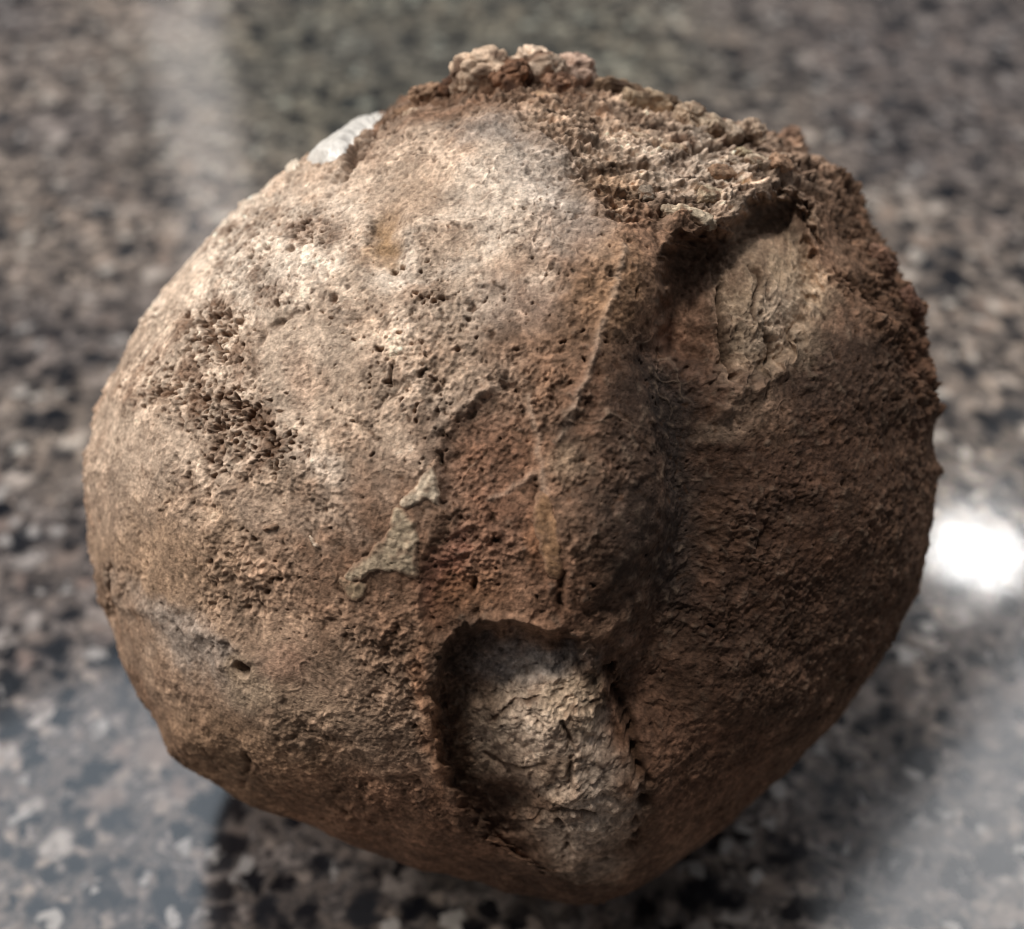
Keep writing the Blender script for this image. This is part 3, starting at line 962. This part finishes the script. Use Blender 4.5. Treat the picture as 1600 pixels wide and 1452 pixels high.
def lump(name, at, radii, tilt, tone, seed, mat, out=0.35, dark=None, cells=0.5, label=None, n=26):
    """A knob of stone seated in the crust; radii in u, tilt in the chart."""
    d, q = sphere_grid(n)
    dd = dirs_at([at])
    P, _, c, nr = surface(dd, False)
    nr = nr[0]
    t = np.cross([0, 1.0, 0], nr); t /= np.linalg.norm(t)
    b = np.cross(nr, t)
    a = math.radians(tilt)
    t, b = t * math.cos(a) + b * math.sin(a), b * math.cos(a) - t * math.sin(a)
    l = np.sign(d) * np.abs(d) ** 0.8 * np.array(radii)
    pp = (d * np.array(radii) + seed * 31.7).astype(np.float32)
    r = max(np.mean(radii), 4)
    w1, w2, s1, s2 = worley(pp, r * 0.75, seed)
    k = 1 + 0.25 * gnoise(pp, r * 0.9, seed) + 0.12 * gnoise(pp, r * 0.35, seed + 1) + 0.05 * gnoise(pp, r * 0.14, seed + 2) \
        + cells * (0.3 * (s1 - 0.5) - 0.2 * sstep(0.25, 0, w2 - w1))
    l = l * k[:, None]
    V = P[0] + nr * (radii[2] * out) + l[:, :1] * t + l[:, 1:2] * b + l[:, 2:] * nr
    tn = np.tile(lin(tone), (len(d), 1)) * np.exp(0.35 * gnoise(pp, r * 0.5, seed + 4) + 0.25 * gnoise(pp, r * 0.2, seed + 5))[:, None]
    if dark is not None:
        g = (sstep(-0.1, 0.45, gnoise(pp, r * 0.8, seed + 7)) * 0.9)[:, None]
        tn = tn + g * (lin(dark) - tn)
    g = (sstep(0.2, 0.02, w2 - w1) * 0.6 * cells)[:, None]
    tn = tn + g * (PAL['dirt'] - tn)
    o = mesh_object(name, to_world(V) - ORIGIN, q, mat, np.clip(tn, 0.01, 0.9), stone)
    if label:
        o["label"] = label
    return o


# white mineral patch on the upper-left shoulder
patch("mineral_patch", [(480, 256), (494, 232), (528, 202), (564, 176), (600, 155), (607, 164), (584, 192), (558, 218), (540, 244), (514, 260)],
      10, (216, 212, 206), MAT_CHALK, res=1.3, edge=14, rough=0.35, ragged=0.25, blend=0, label="smooth white mineral patch on the upper left shoulder", mottle=0.16)
patch("mineral_patch", [(448, 268), (462, 255), (474, 258), (466, 272), (452, 276)], 6, (220, 204, 186), MAT_CHALK, res=2.0, edge=6, rough=1, blend=0)
# greenish grey flakes in the middle
patch("flake", [(688, 704), (672, 722), (652, 752), (624, 782), (640, 796), (668, 786), (690, 790), (686, 745)], 4, (196, 178, 156), MAT_CHIP, res=2.0, rough=2.5)
patch("flake", [(618, 790), (604, 830), (572, 866), (536, 896), (550, 912), (590, 894), (630, 898), (655, 902), (660, 862), (652, 812)],
      3, (168, 150, 127), MAT_CHIP, res=2.0, rough=2.5, label="greenish grey flake stuck to the middle of the stone")
patch("flake", [(536, 898), (530, 906), (545, 938), (566, 940), (578, 915), (560, 905)], 4, (150, 130, 106), MAT_CHIP, res=2.0, rough=1.5)
# orange vein
patch("vein", [(836, 768), (858, 775), (872, 830), (880, 890), (872, 905), (852, 895), (838, 850), (830, 800)], 2.5, (140, 108, 80), MAT_CHIP, res=3, rough=1.0, label="smooth orange brown vein")
# pale sliver
patch("flake", [(478, 838), (490, 842), (504, 858), (492, 856)], 6, (206, 190, 170), MAT_CHIP, res=2, rough=0.6, edge=4)
patch("flake", [(410, 822), (432, 818), (438, 826), (412, 832)], 6, (204, 186, 162), MAT_CHIP, res=2, rough=0.6, edge=4)

# knobs along the broken upper edge
K = [((752, 122), (44, 30, 30), 8, (206, 180, 156), (80, 56, 42), 0.35), ((796, 122), (30, 30, 28), 0, (128, 94, 72), (62, 42, 32), 0.25),
     ((838, 114), (40, 32, 32), -6, (212, 188, 166), (110, 82, 64), 0.35), ((872, 128), (24, 20, 20), 0, (150, 116, 94), (84, 58, 44), 0.2),
     ((899, 120), (27, 27, 27), 0, (194, 166, 148), (72, 50, 42), 0.6), ((965, 140), (36, 12, 16), -14, (128, 106, 86), (70, 52, 40), 0.4),
     ((1020, 157), (44, 16, 19), -14, (168, 146, 122), (84, 64, 48), 0.65), ((1082, 180), (27, 22, 22), 10, (178, 156, 134), (104, 80, 62), 0.5),
     ((1114, 190), (22, 20, 20), 0, (184, 164, 142), (112, 86, 68), 0.4), ((1148, 196), (24, 17, 19), 0, (188, 168, 148), (104, 80, 62), 0.4),
     ((1180, 202), (20, 20, 19), -20, (178, 156, 136), (84, 64, 50), 0.5), ((1240, 222), (34, 23, 24), -20, (158, 128, 108), (70, 48, 38), 0.4),
     ((1270, 244), (20, 16, 16), 0, (168, 140, 120), None, 0.3), ((668, 148), (26, 14, 16), 25, (160, 130, 106), (84, 60, 46), 0.25),
     ((706, 136), (20, 15, 15), 20, (132, 98, 76), (66, 44, 34), 0.35), ((630, 168), (22, 13, 15), 30, (148, 118, 94), (76, 54, 42), 0.25),
     ((1312, 272), (22, 14, 15), -35, (150, 120, 100), None, 0.2), ((1348, 322), (24, 14, 15), -55, (156, 124, 104), None, 0.2),
     ((1392, 400), (24, 13, 15), -62, (136, 104, 86), (80, 56, 44), 0.25), ((1428, 470), (22, 12, 14), -60, (112, 82, 68), None, 0.25)]
for k, (at, rad, tilt, tone, dark, out) in enumerate(K):
    lump("knob", at, rad, tilt, tone, 70 + k, MAT_CHIP, out, dark)

# fragments bedded in the crust
G = [((1086, 336), (30, 10, 11), -22, (198, 180, 156)), ((1012, 298), (10, 13, 8), 0, (132, 118, 104)), ((1112, 302), (20, 12, 10), 8, (180, 162, 138)),
     ((1170, 228), (13, 8, 7), 0, (170, 154, 128)), ((1145, 248), (16, 6, 7), -5, (206, 184, 162)), ((1130, 264), (20, 12, 8), 0, (158, 128, 104)),
     ((1212, 262), (17, 13, 9), 0, (168, 136, 112)), ((1185, 252), (20, 10, 8), 0, (190, 172, 150)), ((850, 138), (32, 9, 10), -8, (180, 148, 120)),
     ((1050, 330), (16, 11, 8), -20, (178, 160, 138)), ((1000, 204), (20, 7, 7), -8, (196, 172, 148)), ((1060, 224), (22, 7, 7), -5, (190, 166, 142)),
     ((640, 172), (10, 8, 6), 0, (200, 176, 152))]
for k, (at, rad, tilt, tone) in enumerate(G):
    lump("fragment", at, rad, tilt, tone, 110 + k, MAT_CHIP, 0.0, (120, 92, 72), 0.3, n=16)

# ------------------------------------------------------------------ the granite worktop
def slab(name, x0, x1, y0, y1, top, thick, mat):
    import bmesh
    bm = bmesh.new()
    bmesh.ops.create_cube(bm, size=1.0)
    for v in bm.verts:
        v.co.x = x0 if v.co.x < 0 else x1
        v.co.y = y0 if v.co.y < 0 else y1
        v.co.z = top if v.co.z > 0 else top - thick
    bmesh.ops.bevel(bm, geom=list(bm.edges), offset=0.004, segments=3, affect='EDGES')
    me = bpy.data.meshes.new(name)
    bm.to_mesh(me)
    bm.free()
    me.materials.append(mat)
    o = bpy.data.objects.new(name, me)
    col.objects.link(o)
    return o


MAT_GRANITE = granite_material()
top = slab("worktop", -1.5, 1.5, -0.45, 1.2, TABLE_Z, 0.03, MAT_GRANITE)
top["kind"] = "structure"
